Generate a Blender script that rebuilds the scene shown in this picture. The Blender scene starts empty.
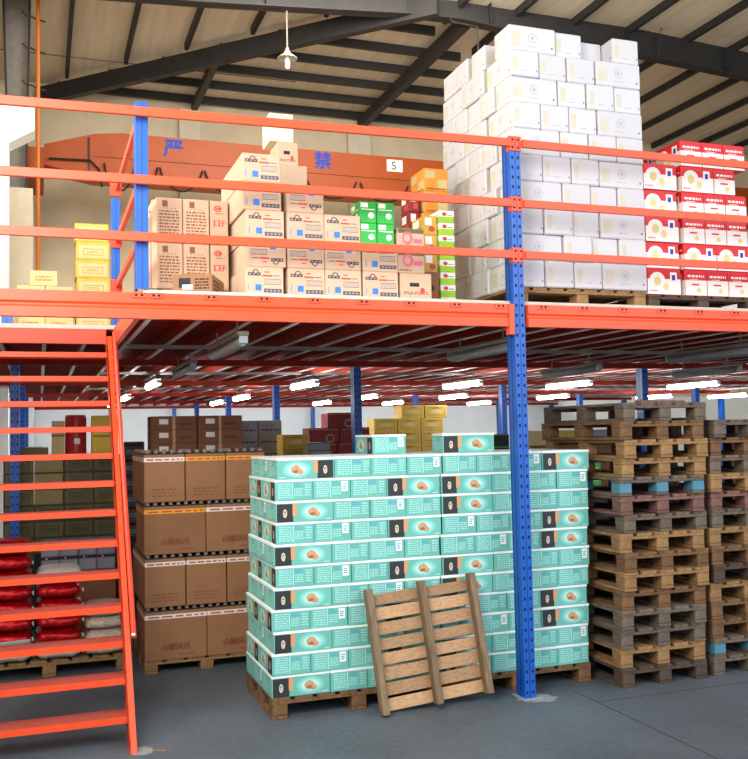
import bpy, bmesh, math, random
from mathutils import Vector, Matrix

RND = random.Random(11)
SC = bpy.context.scene
COL = SC.collection
PI = math.pi
ORD = ['lowest', 'second', 'third', 'fourth', 'fifth', 'sixth', 'seventh', 'eighth', 'ninth', 'tenth', 'eleventh',
       'twelfth', 'thirteenth', 'fourteenth', 'fifteenth', 'sixteenth']
NTH = ['first'] + ORD[1:]

# ------------------------------------------------------------------ materials
def lin(h):
    h = h.lstrip('#')
    o = []
    for i in (0, 2, 4):
        c = int(h[i:i + 2], 16) / 255
        o.append(c / 12.92 if c <= .04045 else ((c + .055) / 1.055) ** 2.4)
    return (*o, 1)

MATS = {}
def mat(name, col, rough=.6, metal=0, vary=.08, nscale=6, rand=.0, emit=0, bump=0, stretch=None, spec=.4):
    if name in MATS:
        return MATS[name]
    m = bpy.data.materials.new(name)
    m.use_nodes = True
    nt = m.node_tree
    b = nt.nodes['Principled BSDF']
    c = lin(col)
    b.inputs['Roughness'].default_value = rough
    b.inputs['Metallic'].default_value = metal
    b.inputs['Specular IOR Level'].default_value = spec
    tc = nt.nodes.new('ShaderNodeTexCoord')
    mp = nt.nodes.new('ShaderNodeMapping')
    nt.links.new(tc.outputs['Object'], mp.inputs['Vector'])
    if stretch:
        mp.inputs['Scale'].default_value = stretch
    nz = nt.nodes.new('ShaderNodeTexNoise')
    nz.inputs['Scale'].default_value = nscale
    nz.inputs['Detail'].default_value = 5
    nt.links.new(mp.outputs['Vector'], nz.inputs['Vector'])
    mr = nt.nodes.new('ShaderNodeMapRange')
    mr.inputs['From Min'].default_value = .3
    mr.inputs['From Max'].default_value = .7
    mr.inputs['To Min'].default_value = 1 - vary
    mr.inputs['To Max'].default_value = 1 + vary
    nt.links.new(nz.outputs['Fac'], mr.inputs['Value'])
    val = mr.outputs['Result']
    if rand:
        oi = nt.nodes.new('ShaderNodeObjectInfo')
        m2 = nt.nodes.new('ShaderNodeMapRange')
        m2.inputs['To Min'].default_value = 1 - rand
        m2.inputs['To Max'].default_value = 1 + rand
        nt.links.new(oi.outputs['Random'], m2.inputs['Value'])
        mm = nt.nodes.new('ShaderNodeMath')
        mm.operation = 'MULTIPLY'
        nt.links.new(val, mm.inputs[0])
        nt.links.new(m2.outputs['Result'], mm.inputs[1])
        val = mm.outputs[0]
    vm = nt.nodes.new('ShaderNodeVectorMath')
    vm.operation = 'SCALE'
    vm.inputs[0].default_value = c[:3]
    nt.links.new(val, vm.inputs['Scale'])
    nt.links.new(vm.outputs['Vector'], b.inputs['Base Color'])
    if emit:
        b.inputs['Emission Color'].default_value = c
        b.inputs['Emission Strength'].default_value = emit
    if bump:
        bp = nt.nodes.new('ShaderNodeBump')
        bp.inputs['Strength'].default_value = bump
        bp.inputs['Distance'].default_value = .02
        nt.links.new(nz.outputs['Fac'], bp.inputs['Height'])
        nt.links.new(bp.outputs['Normal'], b.inputs['Normal'])
    MATS[name] = m
    return m

M_orange = mat('orange_paint', '#ec4f27', .38, vary=.06)
M_red = mat('red_paint', '#e2452a', .42, vary=.08)
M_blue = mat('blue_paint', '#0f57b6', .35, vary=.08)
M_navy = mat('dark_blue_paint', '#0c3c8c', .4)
M_hole = mat('slot_dark', '#0b1428', .9)
M_bolt = mat('zinc_bolt', '#b9b4ac', .35, .8)
M_joist = mat('primer_joist', '#8f2718', .7, vary=.15, spec=.15)
M_lip = mat('joist_lip', '#cdbfb8', .4, .2, vary=.15)  # galvanized lip, with the lights' reflection put into its pale colour
M_under = mat('deck_underside', '#842417', .85, vary=.2, spec=.1)
M_deck = mat('deck_board', '#c9c2b6', .7)
M_white = mat('white_paint', '#eceae6', .7, vary=.03)
M_wallw = mat('white_wall_paint', '#eef2f1', .8, vary=.03, nscale=1.5)
M_wallb = mat('cream_plaster', '#d8c7a8', .85, vary=.09, nscale=1.3)
M_pil = mat('pale_plaster', '#d9cdb6', .85, vary=.05)
M_sheet = mat('roof_sheet', '#d8c9b1', .7, vary=.1, nscale=1.2, stretch=(6, .4, 1))
M_steel = mat('dark_steel', '#2b2928', .6, vary=.15)
M_greysteel = mat('grey_steel', '#7b746c', .6, vary=.15)
M_crane = mat('crane_orange', '#a04403', .5, vary=.08, nscale=2)
M_pipe = mat('ochre_pipe', '#c4691c', .5)
M_cable = mat('black_cable', '#15130f', .6)
M_sign = mat('sign_plate', '#e9e4d8', .6)
M_ink = mat('black_ink', '#22222a', .7)
M_softink = mat('soft_black_ink', '#55505a', .7)
M_inkblue = mat('blue_ink', '#1c3fa8', .6)
M_tube = mat('fluorescent_tube', '#f4fbff', .3, emit=60)
M_tubeoff = mat('grey_diffuser', '#8d9494', .35)
M_concrete = None
M_kraft = mat('kraft_board', '#956a49', .8, vary=.06, rand=.08)
M_kraftdk = mat('kraft_board_dark', '#85573e', .8, vary=.07, rand=.1)
M_kraftlt = mat('kraft_board_light', '#c2a68d', .8, vary=.05, rand=.06)
M_grey = mat('grey_board', '#8e8f98', .75, vary=.1, rand=.08)
M_tape = mat('clear_tape', '#b98d5e', .3)
M_teal = mat('teal_print', '#6ab6ac', .5, vary=.04, rand=.05)
M_tealpale = mat('teal_glow', '#9fe0d2', .5, vary=.03)
M_glow = [mat('teal_glow_%d' % i, c, .5, vary=.03) for i, c in enumerate(('#72c4bb', '#84cdc6', '#9bd8d1', '#b8e5df'))]
M_tealtext = mat('teal_pale_text', '#a3dcd8', .5)
M_tealblue = mat('teal_blue_text', '#4f9fc0', .5)
M_lid = mat('white_lid', '#eef2f0', .55, vary=.03)
M_panel = mat('charcoal_panel', '#2c2e33', .55)
M_strip = mat('orange_strip', '#d29a68', .5)
M_nut = mat('tan_nut', '#c49a74', .5, vary=.15, nscale=40)
M_nutdk = mat('brown_nut', '#94623f', .5)
M_gold = mat('pale_gold', '#d8d0b6', .5)
M_wcarton = mat('white_carton_board', '#cac9ce', .6, vary=.02, rand=.04)
M_wfaint = mat('faint_grey_print', '#b2b2ba', .6)
M_wcream = mat('faint_cream_print', '#c9c3b2', .6)
M_rcarton = mat('red_print', '#cf1322', .45, vary=.05, rand=.05)
M_rwhite = mat('red_carton_white', '#f1e9e4', .5)
M_ryellow = mat('red_carton_yellow', '#dccb8c', .5)
M_lime = mat('lime_print', '#9acb2c', .5, rand=.06)
M_green = mat('green_print', '#28a83f', .45, rand=.05)
M_pink = mat('pink_print', '#d8607a', .5)
M_yellow = mat('yellow_print', '#c9a544', .5, vary=.12, rand=.08)
M_ydark = mat('dark_yellow_print', '#a57f1e', .6)  # darker yellow for printed outlines, lettering and handles
M_cream = mat('cream_board', '#cdb683', .6, rand=.05)
M_orangep = mat('orange_print', '#e0922f', .5, vary=.1, rand=.05)
M_dred = mat('dark_red_print', '#8f1f24', .5, vary=.1, rand=.08)
M_olive = mat('olive_board', '#6a6040', .7, vary=.12, rand=.1)
M_oliveedge = mat('olive_edge', '#2d3a2a', .6)
M_purple = mat('mauve_board', '#8a8393', .7, vary=.06, rand=.06)
M_black = mat('black_board_and_shade', '#20211f', .7)  # black cartons and print; also the painted shade inside bottle cases
M_foil = mat('red_foil', '#b80f18', .24, .45, vary=.25, nscale=14, bump=1.0)
M_woven = mat('white_woven', '#cfc9c2', .6, vary=.1, nscale=22, bump=.6)
M_clearbag = mat('pale_bag', '#c9b7a4', .35, vary=.25, nscale=40, bump=.5)
M_cap = mat('white_cap', '#8d8178', .4, vary=.1)
M_bottle = mat('bottle_neck', '#5c3a2c', .2)
M_bandw = mat('white_band', '#e6dfd8', .5)
M_bando = mat('amber_band', '#e8a11c', .5)
M_redink = mat('red_ink', '#c4453c', .6)
M_brownink = mat('brown_red_ink', '#7d4530', .7)
M_blueink2 = mat('bright_blue_print', '#2f77d6', .5)
M_seam = mat('carton_seam', '#4c3a2a', .9)
M_woodA = mat('wood_grey', '#66594e', .85, vary=.35, nscale=5, stretch=(9, 1.5, 9), rand=.18)
M_woodB = mat('wood_brown', '#6f5136', .85, vary=.35, nscale=5, stretch=(9, 1.5, 9), rand=.16)
M_woodC = mat('wood_tan', '#8f6d47', .8, vary=.3, nscale=5, stretch=(9, 1.5, 9), rand=.12)
M_woodD = mat('wood_dark', '#4f4036', .9, vary=.35, nscale=5, stretch=(9, 1.5, 9), rand=.2)
M_woodE = mat('wood_reddish', '#76554c', .85, vary=.35, nscale=5, stretch=(9, 1.5, 9), rand=.15)
M_woodL = mat('wood_lean', '#b08b68', .75, vary=.24, nscale=14, stretch=(2, 9, 9), rand=.26)
M_woodLv = mat('wood_lean_post', '#7d6852', .8, vary=.35, nscale=5, stretch=(9, 9, 1.5), rand=.1)
M_bluewood = mat('blue_painted_wood', '#4c8198', .7, vary=.15)

def concrete():
    m = bpy.data.materials.new('floor_concrete')
    m.use_nodes = True
    nt = m.node_tree
    b = nt.nodes['Principled BSDF']
    tc = nt.nodes.new('ShaderNodeTexCoord')
    n1 = nt.nodes.new('ShaderNodeTexNoise'); n1.inputs['Scale'].default_value = .9; n1.inputs['Detail'].default_value = 8
    n2 = nt.nodes.new('ShaderNodeTexNoise'); n2.inputs['Scale'].default_value = 22; n2.inputs['Detail'].default_value = 6
    for n in (n1, n2):
        nt.links.new(tc.outputs['Object'], n.inputs['Vector'])
    mx = nt.nodes.new('ShaderNodeMath'); mx.operation = 'ADD'
    mu = nt.nodes.new('ShaderNodeMath'); mu.operation = 'MULTIPLY'; mu.inputs[1].default_value = .6
    nt.links.new(n2.outputs['Fac'], mu.inputs[0])
    nt.links.new(n1.outputs['Fac'], mx.inputs[0]); nt.links.new(mu.outputs[0], mx.inputs[1])
    cr = nt.nodes.new('ShaderNodeValToRGB')
    cr.color_ramp.elements[0].position = .5; cr.color_ramp.elements[0].color = lin('#424b54')
    cr.color_ramp.elements[1].position = 1.1 if False else 1.0; cr.color_ramp.elements[1].color = lin('#606a74')
    nt.links.new(mx.outputs[0], cr.inputs['Fac'])
    nt.links.new(cr.outputs['Color'], b.inputs['Base Color'])
    b.inputs['Roughness'].default_value = .55
    bp = nt.nodes.new('ShaderNodeBump'); bp.inputs['Strength'].default_value = .12
    nt.links.new(n2.outputs['Fac'], bp.inputs['Height']); nt.links.new(bp.outputs['Normal'], b.inputs['Normal'])
    return m
M_concrete = concrete()

# ------------------------------------------------------------------ mesh builder
GLYPH = {}
def glyphs(txt):
    if txt not in GLYPH:
        c = bpy.data.curves.new('t', 'FONT'); c.body = txt; c.resolution_u = 2
        o = bpy.data.objects.new('t', c); COL.objects.link(o)
        dg = bpy.context.evaluated_depsgraph_get()
        me = bpy.data.meshes.new_from_object(o.evaluated_get(dg))
        vs = [v.co.copy() for v in me.vertices]; fs = [tuple(p.vertices) for p in me.polygons]
        bpy.data.objects.remove(o); bpy.data.curves.remove(c); bpy.data.meshes.remove(me)
        if not vs:
            vs = [Vector((0, 0, 0)), Vector((1, 1, 0))]
        x0 = min(v.x for v in vs); x1 = max(v.x for v in vs); y0 = min(v.y for v in vs); y1 = max(v.y for v in vs)
        GLYPH[txt] = ([((v.x - x0) / (x1 - x0), (v.y - y0) / (y1 - y0)) for v in vs], fs)
    return GLYPH[txt]

class MB:
    def __init__(s):
        s.v = []; s.f = []; s.m = []; s.mats = []
    def mi(s, m):
        if m not in s.mats: s.mats.append(m)
        return s.mats.index(m)
    def add(s, vs, fs, m, M=None):
        b = len(s.v); i = s.mi(m)
        s.v += [tuple(M @ Vector(v)) if M else tuple(v) for v in vs]
        s.f += [tuple(b + k for k in f) for f in fs]; s.m += [i] * len(fs)
        return s
    def box(s, x0, x1, y0, y1, z0, z1, m, M=None):
        vs = [(x0, y0, z0), (x1, y0, z0), (x1, y1, z0), (x0, y1, z0), (x0, y0, z1), (x1, y0, z1), (x1, y1, z1), (x0, y1, z1)]
        return s.add(vs, [(0, 3, 2, 1), (4, 5, 6, 7), (0, 1, 5, 4), (1, 2, 6, 5), (2, 3, 7, 6), (3, 0, 4, 7)], m, M)
    def bbox(s, x0, x1, y0, y1, z0, z1, m, bev=.006, M=None, seg=1):
        bm = bmesh.new(); bmesh.ops.create_cube(bm, size=1)
        for v in bm.verts:
            v.co = Vector(((x0 + x1) / 2 + v.co.x * (x1 - x0), (y0 + y1) / 2 + v.co.y * (y1 - y0), (z0 + z1) / 2 + v.co.z * (z1 - z0)))
        bmesh.ops.bevel(bm, geom=bm.edges[:], offset=bev, segments=seg, affect='EDGES', profile=.5)
        bm.verts.index_update()
        s.add([v.co.copy() for v in bm.verts], [tuple(v.index for v in f.verts) for f in bm.faces], m, M)
        bm.free(); return s
    def prism(s, pts, y0, y1, m, axis='y'):
        n = len(pts)
        def P(a, b, t): return (a, t, b) if axis == 'y' else ((t, a, b) if axis == 'x' else (a, b, t))
        vs = [P(a, b, y0) for a, b in pts] + [P(a, b, y1) for a, b in pts]
        fs = [tuple(range(n)), tuple(range(2 * n - 1, n - 1, -1))] + [(i, i + n, (i + 1) % n + n, (i + 1) % n) for i in range(n)]
        return s.add(vs, fs, m)
    def tube(s, pts, r, m, n=8, r2=None):
        pts = [Vector(p) for p in pts]; vs = []; fs = []
        for i, p in enumerate(pts):
            d = (pts[min(i + 1, len(pts) - 1)] - pts[max(i - 1, 0)]).normalized()
            a = d.orthogonal().normalized() if abs(d.z) > .99 else d.cross(Vector((0, 0, 1))).normalized()
            b = d.cross(a)
            rr = r if r2 is None else r + (r2 - r) * i / (len(pts) - 1)
            for k in range(n):
                t = 2 * PI * k / n; vs.append(p + a * (rr * math.cos(t)) + b * (rr * math.sin(t)))
        for i in range(len(pts) - 1):
            for k in range(n):
                fs.append((i * n + k, i * n + (k + 1) % n, (i + 1) * n + (k + 1) % n, (i + 1) * n + k))
        fs.append(tuple(range(n - 1, -1, -1))); fs.append(tuple((len(pts) - 1) * n + k for k in range(n)))
        return s.add(vs, fs, m)
    def lathe(s, prof, m, n=16, loc=(0, 0, 0)):
        vs = []; fs = []
        for r, z in prof:
            for k in range(n):
                t = 2 * PI * k / n; vs.append((loc[0] + r * math.cos(t), loc[1] + r * math.sin(t), loc[2] + z))
        for i in range(len(prof) - 1):
            for k in range(n):
                fs.append((i * n + k, i * n + (k + 1) % n, (i + 1) * n + (k + 1) % n, (i + 1) * n + k))
        fs.append(tuple(range(n - 1, -1, -1))); fs.append(tuple((len(prof) - 1) * n + k for k in range(n)))
        return s.add(vs, fs, m)
    # ---- prints lying on the faces of a carton l x w x h (base centred at the origin)
    def face(s, size, f):
        l, w, h = size
        if f == 'F': return (lambda u, v, o: ((u - .5) * l, -w / 2 - o, v * h))
        if f == 'B': return (lambda u, v, o: ((.5 - u) * l, w / 2 + o, v * h))
        if f == 'L': return (lambda u, v, o: (-l / 2 - o, (.5 - u) * w, v * h))
        if f == 'R': return (lambda u, v, o: (l / 2 + o, (u - .5) * w, v * h))
        return (lambda u, v, o: ((u - .5) * l, (v - .5) * w, h + o))
    def rect(s, size, f, u0, u1, v0, v1, m, lay=1):
        P = s.face(size, f); o = .0003 * lay
        return s.add([P(u0, v0, o), P(u1, v0, o), P(u1, v1, o), P(u0, v1, o)], [(0, 1, 2, 3)], m)
    def ell(s, size, f, cu, cv, ru, rv, m, lay=1, n=14, rot=0):
        P = s.face(size, f); o = .0003 * lay
        W = size[0] if f in 'FBT' else size[1]; H = size[2] if f != 'T' else size[1]
        pts = []
        for k in range(n):
            t = 2 * PI * k / n; a = ru * W * math.cos(t); b = rv * H * math.sin(t)
            pts.append(P(cu + (a * math.cos(rot) - b * math.sin(rot)) / W, cv + (a * math.sin(rot) + b * math.cos(rot)) / H, o))
        return s.add(pts, [tuple(range(n))], m)
    def text(s, size, f, txt, u0, u1, v0, v1, m, lay=2):
        P = s.face(size, f); o = .0003 * lay; vs, fs = glyphs(txt)
        return s.add([P(u0 + a * (u1 - u0), v0 + b * (v1 - v0), o) for a, b in vs], fs, m)
    def lines(s, size, f, u0, u1, v0, v1, n, m, lay=1, seed=1, gaps=3):
        r = random.Random(seed); hgt = (v1 - v0) / n
        for i in range(n):
            u = u0
            while u < u1 - .02:
                e = min(u1, u + (u1 - u0) * r.uniform(.25, .9) / gaps)
                s.rect(size, f, u, e, v0 + i * hgt + hgt * .2, v0 + i * hgt + hgt * .72, m, lay)
                u = e + (u1 - u0) * .05
        return s
    def mesh(s, name, smooth=False):
        me = bpy.data.meshes.new(name)
        me.from_pydata(s.v, [], s.f)
        for m in s.mats: me.materials.append(m)
        me.polygons.foreach_set('material_index', s.m)
        if smooth: me.polygons.foreach_set('use_smooth', [True] * len(s.f))
        me.update()
        return me

def obj(name, me, parent=None, loc=(0, 0, 0), rot=(0, 0, 0)):
    if isinstance(me, MB): me = me.mesh(name)
    o = bpy.data.objects.new(name, me); COL.objects.link(o)
    o.location = loc; o.rotation_euler = rot
    if parent: o.parent = parent
    return o

def tag(o, label=None, cat=None, group=None, kind=None):
    if label: o['label'] = label
    if cat: o['category'] = cat
    if group: o['group'] = group
    if kind: o['kind'] = kind
    return o

def structure(name, mb, label=None, cat=None):
    return tag(obj(name, mb), label, cat, kind='structure')

# a definition: (name, own mesh or None, [(part name, mesh, matrix or None, part label or None, [subparts])])
def spawn(d, loc, rz, label, cat, group=None, rot=None, skip=()):
    name, me, parts = d
    o = bpy.data.objects.new(name, me); COL.objects.link(o)
    o.location = loc; o.rotation_euler = rot or (0, 0, rz)
    tag(o, label, cat, group)
    for p in parts:
        if p[0] in skip: continue
        c = bpy.data.objects.new(p[0], p[1]); COL.objects.link(c); c.parent = o
        if p[2] is not None: c.matrix_local = p[2]
        if p[3]: c['label'] = p[3]
        for q in p[4]:
            g = bpy.data.objects.new(q[0], q[1]); COL.objects.link(g); g.parent = c
            if q[2] is not None: g.matrix_local = q[2]
    return o

def part(name, mb, M=None, label=None, subs=()):
    return (name, mb.mesh(name), M, label, list(subs))

T = Matrix.Translation

# ------------------------------------------------------------------ room shell
DZ = 2.94           # top of the mezzanine deck
XL, XR, YF, YB, ZC = -4.6, 20.0, -9.0, 19.35, 11.3

structure('floor', MB().box(XL, XR, YF, YB, -.2, 0, M_concrete), 'dark grey concrete warehouse floor with fine joint lines', 'floor')
fl = bpy.data.objects['floor']
M_joint = mat('floor_joint', '#33373b', .9)
obj('joint', MB().box(.395, .403, -9, .03, .0004, .0012, M_joint).box(.403, 9, -.292, -.286, .0004, .0012, M_joint), fl)
M_plaster = mat('spilt_mortar', '#8d9296', .9, vary=.2, nscale=30)
mb = MB()
def blob(mb, cx, cy, r, m, seed, z=.0015, n=18, el=1.0):
    r_ = random.Random(seed)
    mb.add([(cx + r * el * math.cos(2 * PI * k / n) * r_.uniform(.7, 1.15), cy + r * math.sin(2 * PI * k / n) * r_.uniform(.7, 1.15), z) for k in range(n)], [tuple(range(n))], m)
blob(mb, .05, -.03, .12, M_plaster, 3, n=30, el=1.25); blob(mb, -2.78, -.06, .09, M_plaster, 8)
obj('mortar_mark', mb, fl)

# back wall: white below the deck, cream above
wb = structure('wall_back', MB().box(XL, XR, YB, YB + .2, 0, 2.95, M_wallw).box(XL, XR, YB, YB + .2, 2.95, ZC, M_wallb),
               'back wall painted white below the mezzanine and cream above', 'wall')
for x0, x1 in ((.2, .78), (5.05, 5.75), (-4.0, -3.6)):
    obj('pilaster', MB().box(x0, x1, YB - .18, YB - .001, 2.96, ZC - .35, M_pil), wb)
structure('wall_left', MB().box(XL - .2, XL, YF, YB + .2, 0, ZC, M_pil), 'pale plaster side wall at the far left', 'wall')
structure('wall_right', MB().box(XR, XR + .2, -2, YB + .2, 0, ZC, M_pil), 'pale plaster side wall at the far right', 'wall')

# roof: sheet with thin seams, purlins, hip rafters and a portal girder
ce = structure('ceiling', MB().box(XL, XR, YF, YB + .2, ZC, ZC + .1, M_sheet), 'beige sheet metal warehouse roof seen from inside', 'ceiling')
mb = MB()
for y in (12.6, 17.3):
    mb.box(XL, 3, y, y + .025, ZC - .02, ZC - .002, M_greysteel)
obj('sheet_seam', mb, ce)
def purlin(x0, y0, x1, y1, w=.09, h=.17, top=None):
    top = ZC - .005 if top is None else top
    d = Vector((x1 - x0, y1 - y0, 0)); L = d.length; n = Vector((-d.y, d.x, 0)).normalized() * w / 2
    a = Vector((x0, y0, 0)); b = Vector((x1, y1, 0)); vs = []
    for z in (top - h, top):
        vs += [(a + n) + Vector((0, 0, z)), (a - n) + Vector((0, 0, z)), (b - n) + Vector((0, 0, z)), (b + n) + Vector((0, 0, z))]
    return MB().add(vs, [(0, 3, 2, 1), (4, 5, 6, 7), (0, 1, 5, 4), (1, 2, 6, 5), (2, 3, 7, 6), (3, 0, 4, 7)], M_steel)
for y in (19.1, 17.9, 16.7, 15.5, 14.35, 13.15):
    obj('purlin', purlin(15.9 - y + .25, y, y - 7.7 - .25, y, h=.2), ce)
for x in (-4.05, -2.74, -1.4, -.11, 1.2, 2.55):
    obj('purlin', purlin(x, -8, x, 15.9 - x - .3), ce)
for x in (5.2, 6.6, 8.07, 9.54, 11.2, 12.65, 14.15, 15.6, 17.0, 18.4):
    obj('purlin', purlin(x, -8, x, min(19.2, x + 7.6) if x > 11.6 else min(19.2, x + 7.4), w=.1), ce)
def roofbeam(nm, x0, y0, x1, y1, w, h, lab, top=None):
    tag(obj(nm, purlin(x0, y0, x1, y1, w, h, top)), lab, 'roof beam', kind='structure')
roofbeam('roof_beam', -3.4, 19.25, 4.5, 11.35, .2, .42, 'dark diagonal hip rafter rising from the left rear corner', ZC - .18)
roofbeam('roof_beam', 5.45, 19.2, 5.45, 12.0, .2, .3, 'dark rafter slanting down behind the left edge of the white cartons', ZC - .17)
roofbeam('roof_beam', .61, 19.2, .61, 15.5, .16, .22, 'short dark jack rafter below the diagonal hip rafter', ZC - .17)
# portal girder across the top: lower flange drops to both sides of the ridge
low = [(-4.4, 10.2), (-.42, 10.44), (1.6, 10.6), (4.0, 10.8), (5.2, 10.84), (6.5, 10.74), (9.9, 10.6), (12.9, 10.42), (19.9, 9.9)]
hi = [(19.9, 10.6), (12.9, 11.08), (9.9, 11.25), (5.2, 11.27), (4.0, 11.27), (1.6, 11.27), (-.42, 11.15), (-4.4, 10.9)]
rg = MB()
rg.prism(low + hi, 11.76, 11.8, M_steel)
fl_ = [(x, z) for x, z in low]
rg.prism(fl_ + [(x, z + .03) for x, z in reversed(fl_)], 11.64, 11.92, M_steel)
gd = tag(obj('roof_beam', rg), 'deep dark portal girder across the top of the picture', 'roof beam', kind='structure')
for x, z in ((.9, 10.5), (5.9, 10.8), (9.3, 10.6), (12.2, 10.5), (4.6, 10.82)):
    obj('stiffener', MB().box(x - .015, x + .015, 11.66, 11.9, z + .05, z + .55, M_steel), gd)

# left columns
co = structure('trim_1', MB().prism([(-4.25, 0), (-3.86, 0), (-3.86, 6.78), (-3.47, 7.02), (-3.47, 7.42), (-4.25, 7.42)], 9.8, 10.3, mat('bright_white_paint', '#f6f5f2', .7)),
               'white concrete column with a bracket at the left edge', 'column')
sc_ = MB().prism([(-3.98, 7.06), (-3.66, 7.06), (-3.58, ZC - .05), (-4.1, ZC - .05)], 13.98, 14.02, M_greysteel)
for a, b in (((-3.98, 7.06), (-4.1, ZC - .05)), ((-3.66, 7.06), (-3.58, ZC - .05))):
    sc_.prism([(a[0] - .02, a[1]), (a[0] + .02, a[1]), (b[0] + .02, b[1]), (b[0] - .02, b[1])], 13.85, 14.15, M_steel)
structure('trim_2', sc_, 'tapered grey steel column behind the white bracket', 'column')
structure('trim_3', MB().box(-4.55, -3.52, 13.7, YB - .2, 0, 2.95, M_wallw).box(-4.55, -3.52, 13.7, YB - .2, 2.95, 7.05, M_pil), 'pale masonry pier under the grey steel column', 'pier')
# crane runway on the pier and the orange bridge crane
tag(obj('crane_runway', MB().box(-3.9, -3.62, 14.2, 19.1, 7.05, 7.08, M_greysteel).box(-3.78, -3.74, 14.2, 19.1, 7.08, 7.75, M_greysteel).box(-3.9, -3.62, 14.2, 19.1, 7.75, 7.79, M_greysteel)),
    'grey crane runway girder on the pier behind the steel column', 'runway beam')
cr = bpy.data.objects.new('bridge_crane', None); COL.objects.link(cr); cr.location = (0, 16.2, 0)
tag(cr, 'orange overhead bridge crane girder marked with blue characters', 'crane')
obj('girder', MB().prism([(-3.3, 8.15), (-2.2, 7.95), (17, 7.95), (17, 8.98), (-1.6, 9.02), (-2.2, 8.95), (-3.3, 8.62)], -.4, .4, M_crane), cr)
obj('rib', MB().box(-2.2, 17, -.43, -.401, 8.42, 8.45, M_crane).box(-2.35, -2.31, -.43, -.401, 8.1, 8.85, M_steel), cr)
obj('end_truck', MB().box(-3.95, -3.3, -1.2, 1.2, 7.83, 8.3, M_crane).box(-3.85, -3.68, -.9, -.6, 7.792, 7.95, M_steel).box(-3.85, -3.68, .6, .9, 7.792, 7.95, M_steel), cr)
def wordplate(txt, x0, x1, z0, z1, y, m):
    vs, fs = glyphs(txt)
    return MB().add([(x0 + a * (x1 - x0), y, z0 + b * (z1 - z0)) for a, b in vs], fs, m)
def boldplate(txt, x0, x1, z0, z1, y, m):
    mb = MB(); vs, fs = glyphs(txt)
    for k, (dx, dz) in enumerate(((0, 0), (.014, 0), (-.014, 0), (0, .014), (0, -.014))):
        mb.add([(x0 + dx + a * (x1 - x0), y - .0004 * k, z0 + dz + b * (z1 - z0)) for a, b in vs], fs, m)
    return mb
obj('painted_character', boldplate('禁', 3.04, 3.46, 8.56, 8.98, -.405, M_inkblue), cr)
obj('painted_character', boldplate('严', -.64, -.2, 8.56, 8.95, -.405, M_inkblue), cr)
pl = obj('number_plate', MB().box(4.95, 5.38, -.42, -.405, 8.62, 8.93, M_sign), cr)
obj('numeral', wordplate('5', 5.08, 5.2, 8.67, 8.88, -.424, M_ink), pl)
for x, wd, sag in ((-2.0, .7, .5), (-1.3, .5, .32), (-.75, 1.0, .42), (.3, 1.1, .38), (1.5, 1.2, .36), (2.8, 1.3, .34), (4.2, 1.3, .34), (5.6, 1.4, .34)):
    obj('festoon_cable', MB().tube([(x + wd * t / 12, -.47, 8.14 - sag * math.sin(PI * t / 12) ** .8 + (.12 if t in (0, 12) else 0)) for t in range(13)], .022, M_cable, 6), cr)
obj('festoon_cable', MB().tube([(-3.2, -.46, 8.28), (-2.3, -.46, 8.3), (-2.1, -.46, 8.1), (-2.05, -.46, 7.7)], .025, M_cable, 6), cr)

# orange conduit pipe with cable hooks on the left
op = bpy.data.objects.new('conduit_pipe', None); COL.objects.link(op); op.location = (-3.42, 13.2, 0)
tag(op, 'thin orange vertical pipe rising beside the grey steel column', 'pipe')
obj('pipe', MB().tube([(0, 0, DZ), (0, 0, ZC - .02)], .038, M_pipe, 8), op)
for z in (9.0, 9.75, 10.4, 11.0):
    obj('hook', MB().tube([(-.3, 0, z + .08), (-.22, 0, z), (-.12, 0, z), (-.04, 0, z - .04), (.14, 0, z - .08)], .018, M_steel, 6), op)

# pendant lamp under the girder
pd = bpy.data.objects.new('pendant_lamp', None); COL.objects.link(pd); pd.location = (1.33, 11.78, 9.45)
tag(pd, 'pendant lamp with a pale metal shade hanging from the roof girder', 'lamp')
obj('rod', MB().tube([(0, 0, .35), (0, 0, 1.1)], .018, M_greysteel, 6), pd)
obj('lamp_shade', MB().lathe([(.025, .34), (.05, .27), (.08, .22), (.2, .12), (.2, .105), (.08, .18), (.04, .2)], mat('shade_metal', '#b8b2a6', .4, .3), 20), pd)
obj('bulb', MB().lathe([(.03, .16), (.05, .08), (.05, -.06), (.035, -.1)], mat('white_bulb', '#f3f1ea', .3), 12), pd)
hc = tag(obj('hanging_cable', MB().tube([(4.9, 11.7, 10.87), (4.95, 11.65, 10.75), (5.55, 11.65, 10.72), (5.56, 11.65, 10.1)], .022, M_steel, 6)),
         'short dark cable hanging from the girder left of white carton tower', 'cable')
tag(obj('hanging_cable', MB().tube([(10.2, 11.6, 10.55), (10.25, 11.6, 11.1), (10.3, 11.6, 11.28)], .02, M_steel, 6)),
    'thin dark cable beside the girder above the red cartons', 'cable')

# ------------------------------------------------------------------ mezzanine
JX = [-2.67 + .357 * k for k in range(40)]
dk = structure('mezzanine_floor', MB().box(-2.75, 11.7, .03, YB - .05, DZ - .035, DZ, M_deck).box(XL + .02, -2.75, 2.1, YB - .05, DZ - .035, DZ, M_deck),
               'mezzanine deck on brown joists above the storage area', 'mezzanine')
mb = MB().box(-2.72, 11.7, .08, YB - .06, DZ - .05, DZ - .0355, M_under).box(XL + .02, -2.72, 2.12, YB - .06, DZ - .05, DZ - .0355, M_under)
obj('soffit', mb, dk)
def joist_mesh(y0):
    mb = MB()
    mb.box(-.016, .016, y0, YB - .06, -.145, -.05, M_joist)
    mb.box(-.018, .018, y0, YB - .06, -.155, -.145, M_lip)
    return mb.mesh('joist')
JM = joist_mesh(.08); JM2 = joist_mesh(2.12)
for x in JX:
    obj('joist', JM, dk, (x, 0, DZ))
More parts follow.
